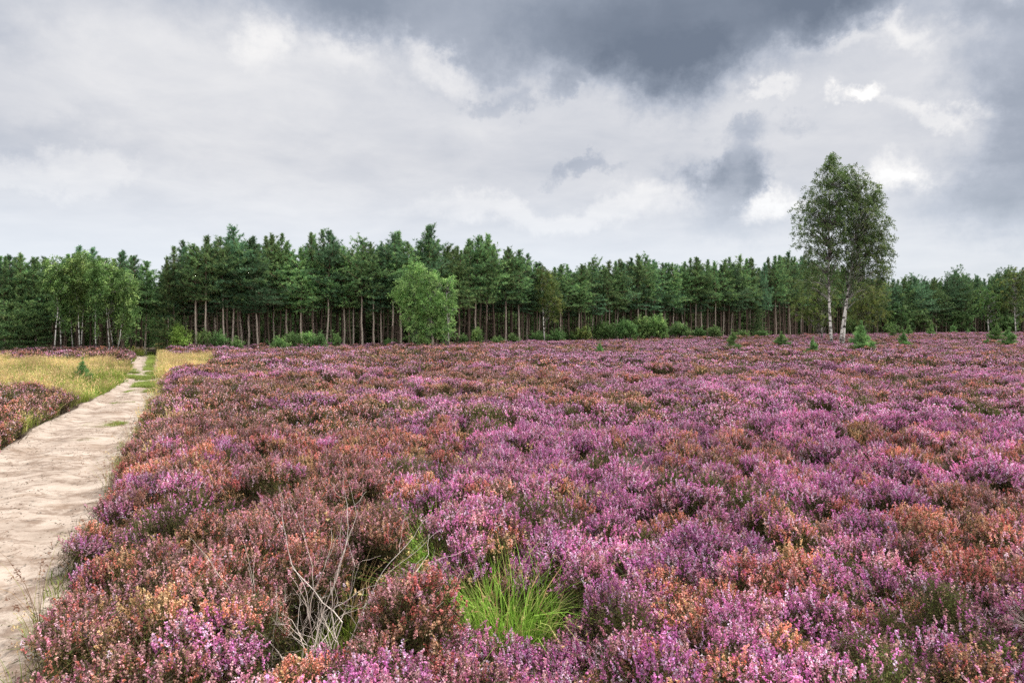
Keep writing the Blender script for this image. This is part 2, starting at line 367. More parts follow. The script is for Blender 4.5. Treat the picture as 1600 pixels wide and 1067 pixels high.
for (y0, y1, sp, lod, cs) in ((1.0, 12.5, .215, 0, .78), (12.5, 27, .29, 1, .85), (27, 66, .42, 2, 1.0), (66, 126, .68, 2, 1.3)):
    gx, gy = np.meshgrid(np.arange(-.84 * y1 - 4, .84 * y1 + 4, sp), np.arange(y0, y1, sp))
    x = (gx + rng.uniform(-.42, .42, gx.shape) * sp).ravel(); y = (gy + rng.uniform(-.42, .42, gx.shape) * sp).ravel()
    px = CX + x / y * F; k = (np.abs(x) < .84 * y + 1.8 + 2.2 * (y < 12.5)) & (y < forest_d(px) + 1.2)
    off = .1 * (vnoise(x, y, .7, 9) - .5) * 3
    k &= (x > right_edge(y) + .16 + off) | (x < left_edge(y) - .2 + off)
    k &= ~gold_mask(x, y) & ~straw_mask(x, y)
    k &= ~((x > right_edge(y)) & (x < right_edge(y) + .75) & (y > 15) & (y < 31) & (rng.uniform(0, 1, x.shape) < .6))
    for (cx, cy, cr) in CLEAR: k &= (x - cx) ** 2 + (y - cy) ** 2 > cr * cr
    x, y = x[k], y[k]; n = len(x)
    wx_ = x + .22 * (vnoise(x, y, .4, 3) - .5); wy_ = y + .22 * (vnoise(x, y, .4, 6) - .5)
    d1, d2, ccx, ccy, cid = cells(wx_, wy_, cs, 3); gapm = np.clip((d2 - d1) / (.42 * cs), 0, 1)
    big = fbm(x, y, 6, 25, 2); mound = fbm(ccx, ccy, 2.2, 21, 2); typ = .5 + .24 * (cid - .5) + .62 * (fbm(ccx, ccy, 2.6, 41, 2) - .5) + .09 * rng.normal(size=n); t2 = fbm(x, y, 5.5, 45, 2)
    px = CX + x / y * F
    # how far over each stand of heather is: fresh magenta, pink, salmon, tan, faded
    s = typ + .55 * (t2 - .5)
    s += np.where((px < 640) & (y < 8.6), .26 * np.clip((9 - y) / 3, 0, 1), 0) + np.where((px > 1450) & (y < 9), .05, 0) - np.where((px > 800) & (px < 1500) & (y < 22), .05, 0)
    s += .045 * np.clip((950 - px) / 500, -1, 1) + .025 - .05 * (lod == 2) - .03 * (lod == 1) + .12 * (x < left_edge(y)) - .012 * (px > 780)
    kind = np.digitize(s, [.45, .535, .635, .69]); 
    u = rng.uniform(0, 1, n)
    green = ((cid * 7.13) % 1 < .07) | ((gapm < .25) & (u < .5)) | (u > .96)
    kind = np.where(green, 5, kind); kind = np.where((u > .95) & ((cid * 3.7) % 1 < .12) & ((y > 7) | (x > 1)), 6, kind)
    kind = np.where((y > 27) & (kind == 3) & (u < .5), 4, kind)
    kind = np.where((px > 980) & (px < 1090) & (y > 7.6) & (y < 9.5) & (u > .8), 6, kind)
    edge = np.clip(np.minimum(np.abs(x - right_edge(y)), np.abs(x - left_edge(y))) / .8, .55, 1)
    sz = rng.uniform(.85, 1.2, n) * np.where(kind == 6, .62, 1.)
    lift = (.0 + .40 * gapm ** .75 * (.45 + 1.1 * mound) + .16 * (big - .5) + .04 * rng.normal(size=n) * (lod < 2)) * edge
    for (mx, my, mr, mh) in ((4.75, 11.3, .6, .3), (-2.9, 7.4, .6, .24), (-.35, 13.2, .8, .2), (5.8, 8.3, .5, .2)):
        e = np.exp(-((x - mx) ** 2 + (y - my) ** 2) / mr ** 2); lift += mh * e
        if mx > 4: kind = np.where(e > .4, 0, kind)
    lift = np.where((y < 4.85) & (np.abs(x - .05) < .5), lift * .4, lift); tlt = 1.1 / cs * (1 - gapm * .6)
    z = gz(x, y) + np.maximum(lift, -.02) + .05
    idx = lod * KINDS * VAR + kind * VAR + rng.integers(0, VAR, n)
    PT.append((np.stack([x, y, z], 1), np.stack([-(y - ccy) * tlt * .8 + rng.normal(size=n) * .1, (x - ccx) * tlt * .8 + rng.normal(size=n) * .1, rng.uniform(0, 6.28, n)], 1), np.stack([sz, sz, sz * rng.uniform(.9, 1.15, n)], 1), idx))
print('heather instances', sum(len(p[0]) for p in PT))
scatter('heather', *[np.concatenate([p[i] for p in PT]) for i in range(4)], HC,
        'purple, pink and rusty flowering heather covering the open heath', 'heather')

# ------------------------------------------------------------------ grass
def grass_tuft(seed, nb, Hh, Rr_, pal, w, lean=.35, seedhead=None):
    rng = np.random.default_rng(seed); G = Geo()
    for i in range(nb):
        a = rng.uniform(0, 6.28); r = Rr_ * math.sqrt(rng.uniform()); b = np.array([math.cos(a) * r, math.sin(a) * r, -.01])
        a2 = a + rng.normal() * .8; l = Hh * rng.uniform(.55, 1.1); out = np.array([math.cos(a2), math.sin(a2), 0]) * lean * rng.uniform(.2, 1.5)
        tt = np.linspace(0, 1, 5)[:, None]; c = b + np.array([0, 0, 1.]) * l * tt + out * l * tt ** 2 - np.array([0, 0, 1]) * l * .25 * np.linalg.norm(out) * tt ** 3
        s = norm(np.cross(out + [1e-3, 0, 0], [0, 0, 1.]) + rng.normal(size=3) * .4) * w / 2
        ww = np.array([.8, 1, .8, .5])[:, None]
        V = np.concatenate([c[:4] - s * ww, c[:4] + s * ww, c[4:]])
        Fc = [(0, 4, 5), (0, 5, 1), (1, 5, 6), (1, 6, 2), (2, 6, 7), (2, 7, 3), (3, 7, 8)]
        G.add(V, Fc, pick(rng, pal, 1, .18)[0])
        if seedhead and rng.uniform() < seedhead[0]:
            k = 10; base = c[4] + (c[3] - c[4]) * rng.uniform(-.2, .7, (k, 1)); rhombs(G, base + rng.normal(size=(k, 3)) * .008, .028, w * 1.6, pick(rng, seedhead[1], k), rng)
    return G.mesh('tuft_%d' % seed, [M_GRASS])
GOLD = [lin(188, 198, 104), lin(206, 206, 124), lin(160, 182, 84), lin(214, 204, 142), lin(132, 162, 72)]
STR = [lin(222, 190, 142), lin(208, 176, 126), lin(232, 206, 160)]
TURF = [lin(134, 158, 74), lin(116, 144, 60), lin(156, 168, 92)]
YG = [lin(146, 164, 70), lin(128, 150, 60), lin(166, 170, 88)]
gp = [grass_tuft(1, 70, .55, .2, GOLD, .010, .35, (.3, STR)), grass_tuft(2, 70, .5, .22, GOLD + YG, .010, .4, (.25, STR)), grass_tuft(3, 60, .45, .2, STR + GOLD[:2], .010, .5),
      grass_tuft(4, 60, .14, .2, TURF, .009, .5), grass_tuft(5, 60, .34, .18, YG, .010, .45), grass_tuft(6, 30, .38, .07, YG, .005, .6, (.1, STR)),
      grass_tuft(7, 9, .75, .06, [lin(170, 140, 100), lin(190, 160, 110), lin(150, 150, 90)], .0045, .55, (.8, [lin(150, 112, 88)])), grass_tuft(8, 70, .5, .22, [GOLD[1], GOLD[3]] + STR[:2], .010, .4, (.4, STR)),
      grass_tuft(9, 90, .06, .2, TURF + [lin(128, 124, 70)], .007, .5)]
GP = proto_coll('grass_proto', gp)
A = []
def addg(x, y, idx, s=1., zs=None, up=0.):
    x = np.asarray(x, float).ravel(); y = np.asarray(y, float).ravel(); n = len(x); idx = np.broadcast_to(idx, (n,)); s = np.broadcast_to(s, (n,)); zs = s if zs is None else np.broadcast_to(zs, (n,))
    on = (x > left_edge(y)) & (x < right_edge(y))
    A.append((np.stack([x, y, gz(x, y) + np.where(on, .05, 0) + up], 1), np.stack([rng.normal(size=n) * .08, rng.normal(size=n) * .08, rng.uniform(0, 6.28, n)], 1), np.stack([s, s, zs], 1), idx))
def field(x0, x1, y0, y1, sp):
    gx, gy = np.meshgrid(np.arange(x0, x1, sp), np.arange(y0, y1, sp)); return (gx + rng.uniform(-.5, .5, gx.shape) * sp).ravel(), (gy + rng.uniform(-.5, .5, gx.shape) * sp).ravel()
x, y = field(-40, -10, 17, 44, .33); k = gold_mask(x, y) & (x > -.86 * y - 1.5); x, y = x[k], y[k]
q = fbm(x, y, 2.6, 71); near = np.abs(x - left_edge(y)) < 1.1
addg(x, y, np.where(near & (rng.uniform(0, 1, len(x)) < .7), 4, np.where(q > .6, 7, np.where(q > .5, 0, np.where(q > .4, 1, rng.choice([1, 4], len(x)))))), rng.uniform(.85, 1.25, len(x)), rng.uniform(.75, 1.35, len(x)) * np.where(near, .8, 1) * (.6 + .8 * fbm(x, y, 1.6, 73)))
x, y = field(-42, 100, 41, 76, .38); k = straw_mask(x, y); addg(x[k], y[k], 2, 1., .75)
y = rng.uniform(13.5, 44, 260); addg(right_edge(y) + rng.uniform(-.05, .6, 260), y, rng.choice([0, 4, 5, 4, 6, 5], 260), rng.uniform(.5, .95, 260))
y = rng.uniform(9, 21, 380); addg(left_edge(y) - rng.uniform(-.05, .45, 380) - .02 * y, y, rng.choice([4, 4, 2, 3, 1], 380), rng.uniform(.5, .95, 380))
x, y = field(-22, -12, 12, 24, .5); k = (x < left_edge(y) - .9) & (fbm(x, y, 2, 83) > .55); addg(x[k], y[k], 2, 1., .9)
y = rng.uniform(3, 13.5, 60); addg(right_edge(y) + rng.uniform(-.1, .25, 60), y, rng.choice([5, 6, 3], 60), rng.uniform(.6, 1.05, 60))
n = 46; a_ = rng.uniform(-1.3, .7, n); addg(a_, 5.6 + rng.normal(size=n) * .5, 5, rng.uniform(.7, 1.1, n), None, .08)
x, y = field(-4, 4, 3.2, 7, .17); k = x > right_edge(y) + .1; x, y = x[k], y[k]; k = np.zeros(len(x), bool)
for (cx_, cy_, cr_) in CLEAR: k |= (x - cx_) ** 2 + (y - cy_) ** 2 < (cr_ + .15) ** 2
addg(x[k], y[k], rng.choice([3, 3, 4], k.sum()), .8)
# turf across and along the middle of the track
y = rng.uniform(24.5, 33.5, 900); u = rng.uniform(0, 1, 900); x = left_edge(y) + u * (right_edge(y) - left_edge(y)); k = (((u > .42) & (y < 28.5) & (u < .9)) | (y > 28.5)) & (fbm(x, y, 1.1, 95) > .5); addg(x[k], y[k], 3, 1., .9)
y = rng.uniform(33, 52, 700); u = rng.normal(size=700) * .06 + .6; k = rng.uniform(0, 1, 700) < .35; addg((left_edge(y) + u * (right_edge(y) - left_edge(y)))[k], y[k], 3, .9, .8)
y = rng.uniform(40, 62, 500); addg(left_edge(y) + rng.uniform(-.6, -.05, 500), y, 4, .7); addg(right_edge(y) + rng.uniform(-.05, .6, 500), y, 1, 1.)
def patch(px, py, rx, ry, n):
    d = hd(py, 0); cx_ = wx(px, d); th = rng.uniform(0, 6.28, n); rr = np.sqrt(rng.uniform(0, 1, n))
    addg(cx_ + np.cos(th) * rr * rx, d + np.sin(th) * rr * ry, 8, .55)
patch(163, 664, .42, .45, 90); patch(192, 630, .28, .25, 40); patch(130, 688, .2, .15, 18); patch(222, 611, .5, .8, 90)
# wisps scattered through the heather
x, y = field(-9, 12, 5, 22, .8); k = (x > right_edge(y) + .5) & (fbm(x, y, 2.2, 91) > .56) & (x < .2 * y); addg(x[k], y[k], rng.choice([5, 6, 7, 7], k.sum()), rng.uniform(.7, 1.05, k.sum()), None, .16)
x, y = field(-25, 60, 20, 60, 1.3); k = (x > right_edge(y) + .5) & (fbm(x, y, 3, 93) > .62) & (np.abs(x) < .8 * y) & (y < forest_d(CX + x / y * F)); addg(x[k], y[k], rng.choice([1, 2, 7], k.sum()), .75, None, .1)
# undergrowth along the wood's edge
for q in range(1300):
    px = rng.uniform(-80, 1680); d = forest_d(px) + rng.uniform(-.3, 2.2)
    if 225 < px < 262: continue
    addg([wx(px, d)], [d], rng.choice([4, 4, 1]), rng.uniform(.9, 1.5))
scatter('grass', *[np.concatenate([p[i] for p in A]) for i in range(4)], GP, 'golden and green grass beside and across the sandy path', 'grass')

G = Geo(); n = 5200; y = 3 + 26 * rng.uniform(0, 1, n) ** 1.6; u = rng.uniform(.02, .98, n); x = left_edge(y) + u * (right_edge(y) - left_edge(y))
k = (fbm(x, y, .9, 131, 3) > .47) | (u > .86) | (u < .1); x, y, u = x[k], y[k], u[k]; n = len(x)
zc = gz(x, y) + .078 + .02 * (fbm(x, y, .35, 8, 4) - .5) - .05 * (np.exp(-((u - .27) / .12) ** 2) + np.exp(-((u - .75) / .12) ** 2))
dd = rng.normal(size=(n, 3)) * [1, 1, .12]; rhombs(G, np.column_stack([x, y, zc + .004]), rng.uniform(.012, .05, n), rng.uniform(.004, .014, n), pick(rng, [lin(96, 76, 60), lin(70, 56, 46), lin(130, 112, 92), lin(110, 84, 72), lin(84, 84, 56)], n, .2), rng, 0, dd)
tag(link('litter', G.mesh('litter', [M_TWIG])), 'bits of twig and dry flower strewn over the pale sandy path', 'litter', kind='stuff')

# ------------------------------------------------------------------ pines
NEED = [[lin(106, 134, 88), lin(92, 120, 78), lin(124, 150, 98), lin(72, 102, 70)], [lin(118, 146, 94), lin(102, 132, 86), lin(136, 160, 104), lin(86, 116, 78)], [lin(90, 122, 90), lin(76, 108, 80), lin(106, 136, 100)], [lin(106, 140, 86), lin(90, 124, 76), lin(126, 156, 98)]]
def pine(seed, base=.42, Rm=1.5, pal=0, H=9.5, rnd=.5, dens=1., tr=.076, lit_bark=True):
    rng = np.random.default_rng(seed); T = Geo(); K = Geo()
    n = 12; zz = np.linspace(-.1, H, n); wob = np.cumsum(rng.normal(size=(n, 2)) * .035, 0); wob -= wob[0]
    pts = np.column_stack([wob, zz]); rad = tr * (1 - zz / H * .85) * np.where(zz < .3, 1.25, 1)
    lo = lin(196, 184, 172) if lit_bark else lin(122, 106, 94); hi = lin(150, 124, 104)  # inner trunks get darker bark colour, painting in the shade inside the wood
    cc = np.repeat(np.array([[lo[k] * (1 - s) + hi[k] * s for k in range(3)] for s in np.clip((zz / H - .45) * 3, 0, 1)]), 8, 0) * (1 if lit_bark else .85)
    tube(T, pts, np.maximum(rad, .012), cc, 8)
    at = lambda z: np.array([np.interp(z, zz, pts[:, 0]), np.interp(z, zz, pts[:, 1]), z])
    for k in range(26):                                    # dead snags under the crown
        z = rng.uniform(.12, max(base, .14)) * H; a = rng.uniform(0, 6.28); l = rng.uniform(.15, .8); d = np.array([math.cos(a), math.sin(a), rng.uniform(-.3, .25)])
        p = at(z); tube(T, [p, p + d * l * .5, p + d * l + [0, 0, -.04]], [.014, .01, .004], lin(128, 112, 102)[:3], 3)
    z = base * H; cols = NEED[pal]; lop = rng.uniform(0, 6.28, 3)
    while z < H * .985:
        t_ = max(0., (z / H - base) / (1 - base))
        prof = (min(1, t_ * 2.6 + .55)) * (1 - t_ ** 1.25) ** (rnd * 1.5) * .97 + .07
        nbr = rng.integers(4, 7) if t_ < .72 else rng.integers(3, 5)
        for k in range(nbr):
            a = rng.uniform(0, 6.28); l = Rm * prof * rng.uniform(.5, 1.3) * (1 + .22 * math.sin(a + lop[0] + z * 1.1) + .16 * math.sin(2 * a + lop[1] - z * 2.3)); el = -.12 + 1.25 * t_ ** 1.2 + rng.normal() * .16; tight = 1 - .62 * min(1, max(0, (t_ - .45) / .35)); l *= (1 if t_ < .6 else .9)
            d = np.array([math.cos(a) * math.cos(el), math.sin(a) * math.cos(el), math.sin(el)]); p = at(z)
            q = np.array([p, p + d * l * .5, p + d * l + [0, 0, .12 * l]])
            tube(T, q, [.03 * (1 - t_) + .012, .015, .005], lin(120, 96, 80)[:3], 3)
            nt = max(3, int(l * 11.5 * dens)); s = rng.uniform(.06, 1.02, nt); side = np.cross(d, [0, 0, 1.]); side /= np.linalg.norm(side) + 1e-6
            lat = rng.normal(size=nt) * .26 * l * (1.1 - .5 * s) * tight
            c = p + d * (l * s)[:, None] + side * lat[:, None] + np.array([0, 0, 1]) * (.12 * l * s ** 2 + rng.uniform(-.02, .14, nt) * tight)[:, None]
            tip = rng.uniform(.8, 1.2, nt)
            q = 13; dd = norm(d * .55 + [0, 0, .7] + np.sign(lat)[:, None] * side * .3)[:, None] + rng.normal(size=(nt, q, 3)) * .62
            b = (c[:, None] + norm(dd) * rng.uniform(-.02, .1, (nt, q, 1))).reshape(-1, 3)
            col = np.repeat(pick(rng, cols, nt, .16), q, 0) * rng.uniform(.85, 1.15, (nt * q, 1))
            blades(K, b, dd.reshape(-1, 3), rng.uniform(.12, .22, nt * q), .034, col, rng)
        z += rng.uniform(.2, .34)
    nt = 16; c = at(H * .96) + np.column_stack([rng.normal(size=(nt, 2)) * .03, rng.uniform(-.45, .42, nt)])   # leader
    dd = rng.normal(size=(nt, 16, 3)) * .4 + [0, 0, .9]
    blades(K, np.repeat(c, 16, 0), dd.reshape(-1, 3), .18, .034, pick(rng, cols, nt * 16), rng)
    return T, K
def pset(name, specs):
    out = []
    for s in specs:
        T, K = pine(**s); out.append((T, K, T.mesh(name + '_trunk', [M_BARK]), K.mesh(name + '_crown', [M_NEEDLE])))
    return out
EDGE = pset('edge_pine', [dict(seed=1, base=.46, Rm=1.75, pal=0), dict(seed=2, base=.4, Rm=1.7, pal=1, rnd=.55), dict(seed=3, base=.5, Rm=1.95, pal=0, rnd=.36),
                          dict(seed=4, base=.35, Rm=1.85, pal=2, rnd=.6), dict(seed=5, base=.46, Rm=1.5, pal=1, rnd=.45), dict(seed=6, base=.45, Rm=1.8, pal=2, rnd=.4), dict(seed=7, base=.5, Rm=1.65, pal=0, rnd=.5), dict(seed=8, base=.43, Rm=2.0, pal=1, rnd=.5)])
INNER = pset('inner_pine', [dict(seed=11, base=.48, Rm=1.35, pal=0, dens=.75, tr=.085, lit_bark=False), dict(seed=12, base=.4, Rm=1.4, pal=2, dens=.75, tr=.075, lit_bark=False), dict(seed=13, base=.44, Rm=1.25, pal=1, dens=.75, tr=.08, lit_bark=False)])
FULL = pset('full_pine', [dict(seed=21, base=.04, Rm=2.2, pal=1, rnd=.55, dens=1.1), dict(seed=22, base=.06, Rm=2.0, pal=0, rnd=.6, dens=1.1)])
SCOTS = pset('scots_pine', [dict(seed=31, base=.3, Rm=2.6, pal=2, rnd=.3, dens=.95), dict(seed=32, base=.22, Rm=2.8, pal=0, rnd=.33, dens=.95), dict(seed=33, base=.45, Rm=2.5, pal=2, rnd=.22, dens=1.)])
YOUNG = pset('young_pine', [dict(seed=41, base=.05, Rm=.68, pal=3, H=1.7, rnd=.6, dens=3.2, tr=.03), dict(seed=42, base=.06, Rm=.75, pal=3, H=1.7, rnd=.55, dens=3.2, tr=.03)])

TREES = []
def put_tree(name, proto, x, y, s, rz, sxy=1.):
    e = empty(name, (x, y, float(gz(x, y))), rz); e.scale = (s * sxy, s * sxy, s)
    a = bpy.data.objects.new('trunk', proto[2]); b = bpy.data.objects.new('crown', proto[3])
    for o in (a, b): C.objects.link(o); o.parent = e
    return e
sky_px = [-200, 0, 30, 60, 90, 110, 130, 155, 172, 190, 205, 225, 245, 262, 290, 305, 320, 345, 365, 385, 402, 428, 450, 470, 488, 512, 535, 566, 590, 624, 645, 674, 690, 700, 717, 738, 765, 790, 812, 832, 845, 875, 905, 930, 955, 985, 1022, 1045, 1085, 1110, 1155, 1190, 1212, 1235, 1260, 1300, 1380, 1400, 1430, 1475, 1492, 1510, 1540, 1565, 1590, 1700]
sky_py = [400, 396, 392, 398, 400, 388, 380, 384, 398, 384, 384, 404, 412, 398, 367, 384, 371, 378, 356, 378, 368, 356, 384, 386, 357, 360, 388, 374, 380, 360, 385, 349, 384, 382, 374, 366, 368, 385, 388, 402, 414, 414, 410, 405, 409, 402, 402, 412, 402, 408, 400, 406, 399, 393, 396, 410, 430, 436, 431, 436, 417, 429, 432, 422, 418, 410]
def top_px(px): return float(np.interp(px, sky_px, sky_py))
LM = [(-999, None), (228, 'the track opening'), (280, 'the round lime-green shrub'), (663, 'the big pale round birch'), (850, 'the slender yellowing birch'), (1000, 'the wide dome of shrubs'), (1310, 'the tall twin birches')]
ORD = ['nearest', 'second', 'third', 'fourth', 'fifth', 'sixth', 'seventh', 'eighth', 'ninth', 'tenth', 'eleventh', 'twelfth', 'thirteenth', 'fourteenth', 'fifteenth', 'sixteenth', 'seventeenth', 'eighteenth', 'nineteenth', 'twentieth']
front = [228, 292, 306, 319, 337, 350, 365, 377, 388, 402, 428, 447, 470, 491, 511, 537, 552, 566, 585, 597, 612, 626, 645, 675, 702, 717, 741, 758, 773, 790, 811, 824, 842, 876, 888, 904, 926, 940, 952, 965, 983, 997, 1010, 1022, 1039, 1052, 1066, 1086, 1097, 1107, 1118, 1130, 1142, 1155, 1172, 1190, 1212, 1235, 1252]
prev_top = None
rr = random.Random(5)
def desc(px):
    for i in range(len(LM) - 1, 0, -1):
        if px >= LM[i][0]: return i
    return 0
cnt = {}
for i, px in enumerate(front):
    d = float(forest_d(px)) + rr.uniform(-.3, .9) + (1.2 if i % 3 == 1 else 0)
    if px < 300: d += 1
    tp = top_px(px) + rr.uniform(-2, 3) + (9 if i % 3 == 1 else 0)
    H = wz(tp, d); pr = EDGE[rr.randrange(len(EDGE))]
    e = put_tree('pine_tree', pr, wx(px, d), d, H / 9.6, rr.uniform(0, 6.28), rr.uniform(1.0, 1.3) * 9.6 / H * (.72 + .03 * H))
    e.rotation_euler[0] = rr.uniform(-.02, .02); e.rotation_euler[1] = rr.uniform(-.025, .025)
    k = max(desc(px), 1); sec = [q for q in front if max(desc(q), 1) == k]; j = sec.index(px)
    side = (ORD[j], 'right', LM[k][1]) if j < (len(sec) + 1) // 2 or k + 1 >= len(LM) else (ORD[len(sec) - 1 - j], 'left', LM[k + 1][1])
    tag(e, 'edge pine with bare lower trunk, %s to the %s of %s' % side, 'pine tree', 'pines along the front edge of the wood')
fulls = [(6, 1, 'tall dark bushy pine at the left end of the wood'), (30, 0, 'bushy pine branched to the ground, second from the left end of the wood'), (55, 1, 'bushy dark pine just left of the first white birch stems'), (262, 0, 'dense dark pine between the track opening and the lime-green shrub'),
         (-30, 0, 'dark bushy pine just past the left end of the view'), (1180, 1, 'low-branched pine covering the trunks left of the tall twin birches')]
for px, v, lab in fulls:
    d = float(forest_d(px)) + (.6 if px < 1000 else -.5); H = wz(top_px(px) + (40 if px == 1180 else 4), d)
    e = put_tree('pine_tree', FULL[v], wx(px, d), d, H / 9.6, px * .37, .95); tag(e, lab, 'pine tree', 'bushy pines at the edge of the wood')
right = [(1394, 0), (1412, 1), (1428, 2), (1446, 0), (1463, 1), (1478, 0), (1492, 2), (1508, 1), (1524, 0), (1558, 2), (1575, 1), (1603, 0), (1625, 2), (1370, 0), (1345, 1)]
rl = ['flat-topped far pine just right of the tall twin birches', 'second dark far pine right of the tall twin birches', 'third far pine right of the twin birches, broad crown on a reddish stem', 'fourth far pine right of the twin birches', 'fifth far pine right of the twin birches, low crown',
      'far pine directly left of the tallest spire in the right-hand wood', 'tallest layered pine standing above the far right wood', 'far pine directly right of the tallest spire in the right-hand wood', 'dark far pine second right of the tallest spire', 'dark far pine between the two pale birches of the far right wood',
      'dark far pine close to the right-hand pale birch', 'dark pine at the very right edge of the view', 'dark pine past the right edge of the view', 'far pine behind the right side of the twin birches', 'far pine behind the stems of the twin birches']
for (px, v), lab in zip(right, rl):
    d = float(forest_d(px)) + rr.uniform(0, 1.5); H = wz(top_px(px) + rr.uniform(0, 6), d)
    e = put_tree('pine_tree', SCOTS[v], wx(px, d), d, H / 9.6, rr.uniform(0, 6.28), rr.uniform(.8, 1)); tag(e, lab, 'pine tree', 'pines of the far right wood')
# rows behind the edge
nin = 0; mass = []
for row in range(1, 20):
    px = -330.
    while px < 1900:
        d0 = float(forest_d(px)); d = d0 + (-.2 if row < 3 else 1.3) + row * (1.4 if row < 8 else 2.1) + rr.uniform(-.6, .6)
        step = (.8 if row < 4 else 1.7) / d * F * rr.uniform(.7, 1.3) * (1.25 if px > 1350 else 1); px += step
        if 222 < px < 256 and row < 7: continue
        bx = px
        H = wz(top_px(min(max(bx, -100), 1650)), d0 + 2) * rr.uniform(.9, 1.03) * (.97 if row < 2 else .95)
        pi = rr.randrange(3); rz = rr.uniform(0, 6.28)
        if row <= 2 and nin < 218 and -60 < px < 1660:
            e = put_tree('pine_tree', INNER[pi], wx(px, d), d, H / 9.6, rz, 9.6 / H * (.8 + .02 * H))
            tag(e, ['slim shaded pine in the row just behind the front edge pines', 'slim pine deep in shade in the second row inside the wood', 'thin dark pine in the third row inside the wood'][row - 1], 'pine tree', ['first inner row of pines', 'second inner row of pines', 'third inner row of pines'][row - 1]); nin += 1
        else: mass.append((wx(px, d), d, H / 9.6, rz, pi if row < 7 or rr.random() < .35 else 3))
print('inner', nin, 'mass', len(mass))
ms = []
for T, K, _, _ in INNER:
    G = Geo(); G.merge(T, 0); G.merge(K, 1); ms.append(G.mesh('deep_pine', [M_BARK, M_NEEDLE]))
T, K, _, _ = FULL[0]; G = Geo(); G.merge(T, 0); G.merge(K, 1); ms.append(G.mesh('deep_pine', [M_BARK, M_NEEDLE]))
mm = np.array(mass)
scatter('forest', np.column_stack([mm[:, 0], mm[:, 1], gz(mm[:, 0], mm[:, 1])]), np.column_stack([0 * mm[:, 0], 0 * mm[:, 0], mm[:, 3]]), np.column_stack([mm[:, 2] * .95, mm[:, 2] * .95, mm[:, 2]]), mm[:, 4].astype(int),
        proto_coll('forest_proto', ms), 'dark depth of the pine wood behind its outer rows of trunks', 'forest')

# ------------------------------------------------------------------ broadleaf trees and shrubs
LIME = [lin(130, 158, 92), lin(112, 142, 80), lin(148, 172, 106), lin(94, 124, 72)]
BLF = [lin(88, 112, 60), lin(74, 98, 54), lin(104, 124, 66), lin(116, 130, 76)]
MIDG = [lin(88, 116, 68), lin(76, 102, 60), lin(104, 130, 78)]
OLV = [lin(104, 118, 62), lin(90, 104, 56), lin(120, 128, 72), lin(80, 98, 52)]
DKB = [lin(80, 104, 60), lin(68, 90, 54), lin(98, 120, 72), lin(112, 130, 84)]
WHT = lin(226, 222, 214); GRB = lin(150, 144, 128); BRN = lin(110, 96, 80)
def broadleaf(name, label, cat, d, base_px, stems, blobs, pal, nleaf, leaf=.1, seed=1, bark=None, bcol=WHT, droop=.5, r0=.1, group=None, twl=.7):
    """stems: pixel polylines (px, py) measured on the photograph, turned into metres at distance d; blobs: (px, py, rx, ry, weight)"""
    rng = np.random.default_rng(seed); T = Geo(); K = Geo(); x0 = wx(base_px, d); g0 = float(gz(x0, d))
    S = []
    for st in stems:
        n = len(st); dy = np.linspace(0, 1, n) * rng.uniform(-.6, .6) * (1 if n > 1 else 0)
        p = np.array([[wx(a, d) - x0, dy[k], wz(b, d) - g0] for k, (a, b) in enumerate(st)]); p = np.vstack([p[0] * [1, 1, 0] - np.array([0, 0, .1]), p]) if p[0, 2] > .05 else p
        tt = np.linspace(0, 1, len(p)); t2 = np.linspace(0, 1, 16); P_ = np.column_stack([np.interp(t2, tt, p[:, k]) for k in range(3)])
        P_[1:, :2] += np.cumsum(rng.normal(size=(15, 2)) * .012, 0)
        rad = r0 * (1 - .88 * t2); rad[0] *= 1.25; tube(T, P_, rad, bcol[:3], 8); S.append(P_)
    SA = np.concatenate(S)
    W = np.array([float(b[4] * b[2] * b[3]) for b in blobs]); W /= W.sum()
    for b, w in zip(blobs, W):
        c = np.array([wx(b[0], d) - x0, 0, wz(b[1], d) - g0]); rx = b[2] / F * d; rz_ = b[3] / F * d
        ntw = max(4, int(nleaf * w / 26)); nl = 26
        u = rdir(rng, ntw) * (rng.uniform(0, 1, (ntw, 1)) ** .42); p0 = c + u * [rx, rx * .85, rz_]
        dirn = norm(u * [1, 1, .5] + rng.normal(size=(ntw, 3)) * .35 + [0, 0, -droop * .6])
        tl = rng.uniform(.3, 1.2, ntw) * twl * .6
        tt = rng.uniform(-.4, 1, (ntw, nl, 1)); pos = p0[:, None] + dirn[:, None] * tt * tl[:, None, None] + np.array([0, 0, -1.]) * droop * .45 * (tt ** 2) * tl[:, None, None] + rng.normal(size=(ntw, nl, 3)) * .07
        cl = np.repeat(pick(rng, pal, ntw, .14), nl, 0) * rng.uniform(.8, 1.2, (ntw * nl, 1)); pos = pos.reshape(-1, 3); pos[:, 2] = np.maximum(pos[:, 2], .08)
        rhombs(K, pos, leaf * rng.uniform(.7, 1.25, len(pos)), leaf * .72, cl, rng)
        for i in range(0, ntw, 3):                        # limbs reaching the twigs
            low = SA[SA[:, 2] < p0[i, 2] - .12 * rz_]
            if not len(low): low = SA[:4]
            j = low[np.argmin(np.linalg.norm(low - p0[i] * [1, 1, 1] + [0, 0, rx * .8], axis=1))]
            mid = (j + p0[i]) / 2 + [0, 0, .12 * np.linalg.norm(p0[i] - j)] + rng.normal(size=3) * .06
            tube(T, [j, mid, p0[i], p0[i] + dirn[i] * tl[i] * .7], [max(.012, r0 * .22), r0 * .12 + .004, .007, .003], (np.array(bcol[:3]) * .55), 3)
    e = empty(name, (x0, d, g0)); tr = link('trunk', T.mesh('trunk', [bark or M_BIRCH]), e); cr = link('crown', K.mesh('crown', [M_LEAF]), e)
    return tag(e, label, cat, group)
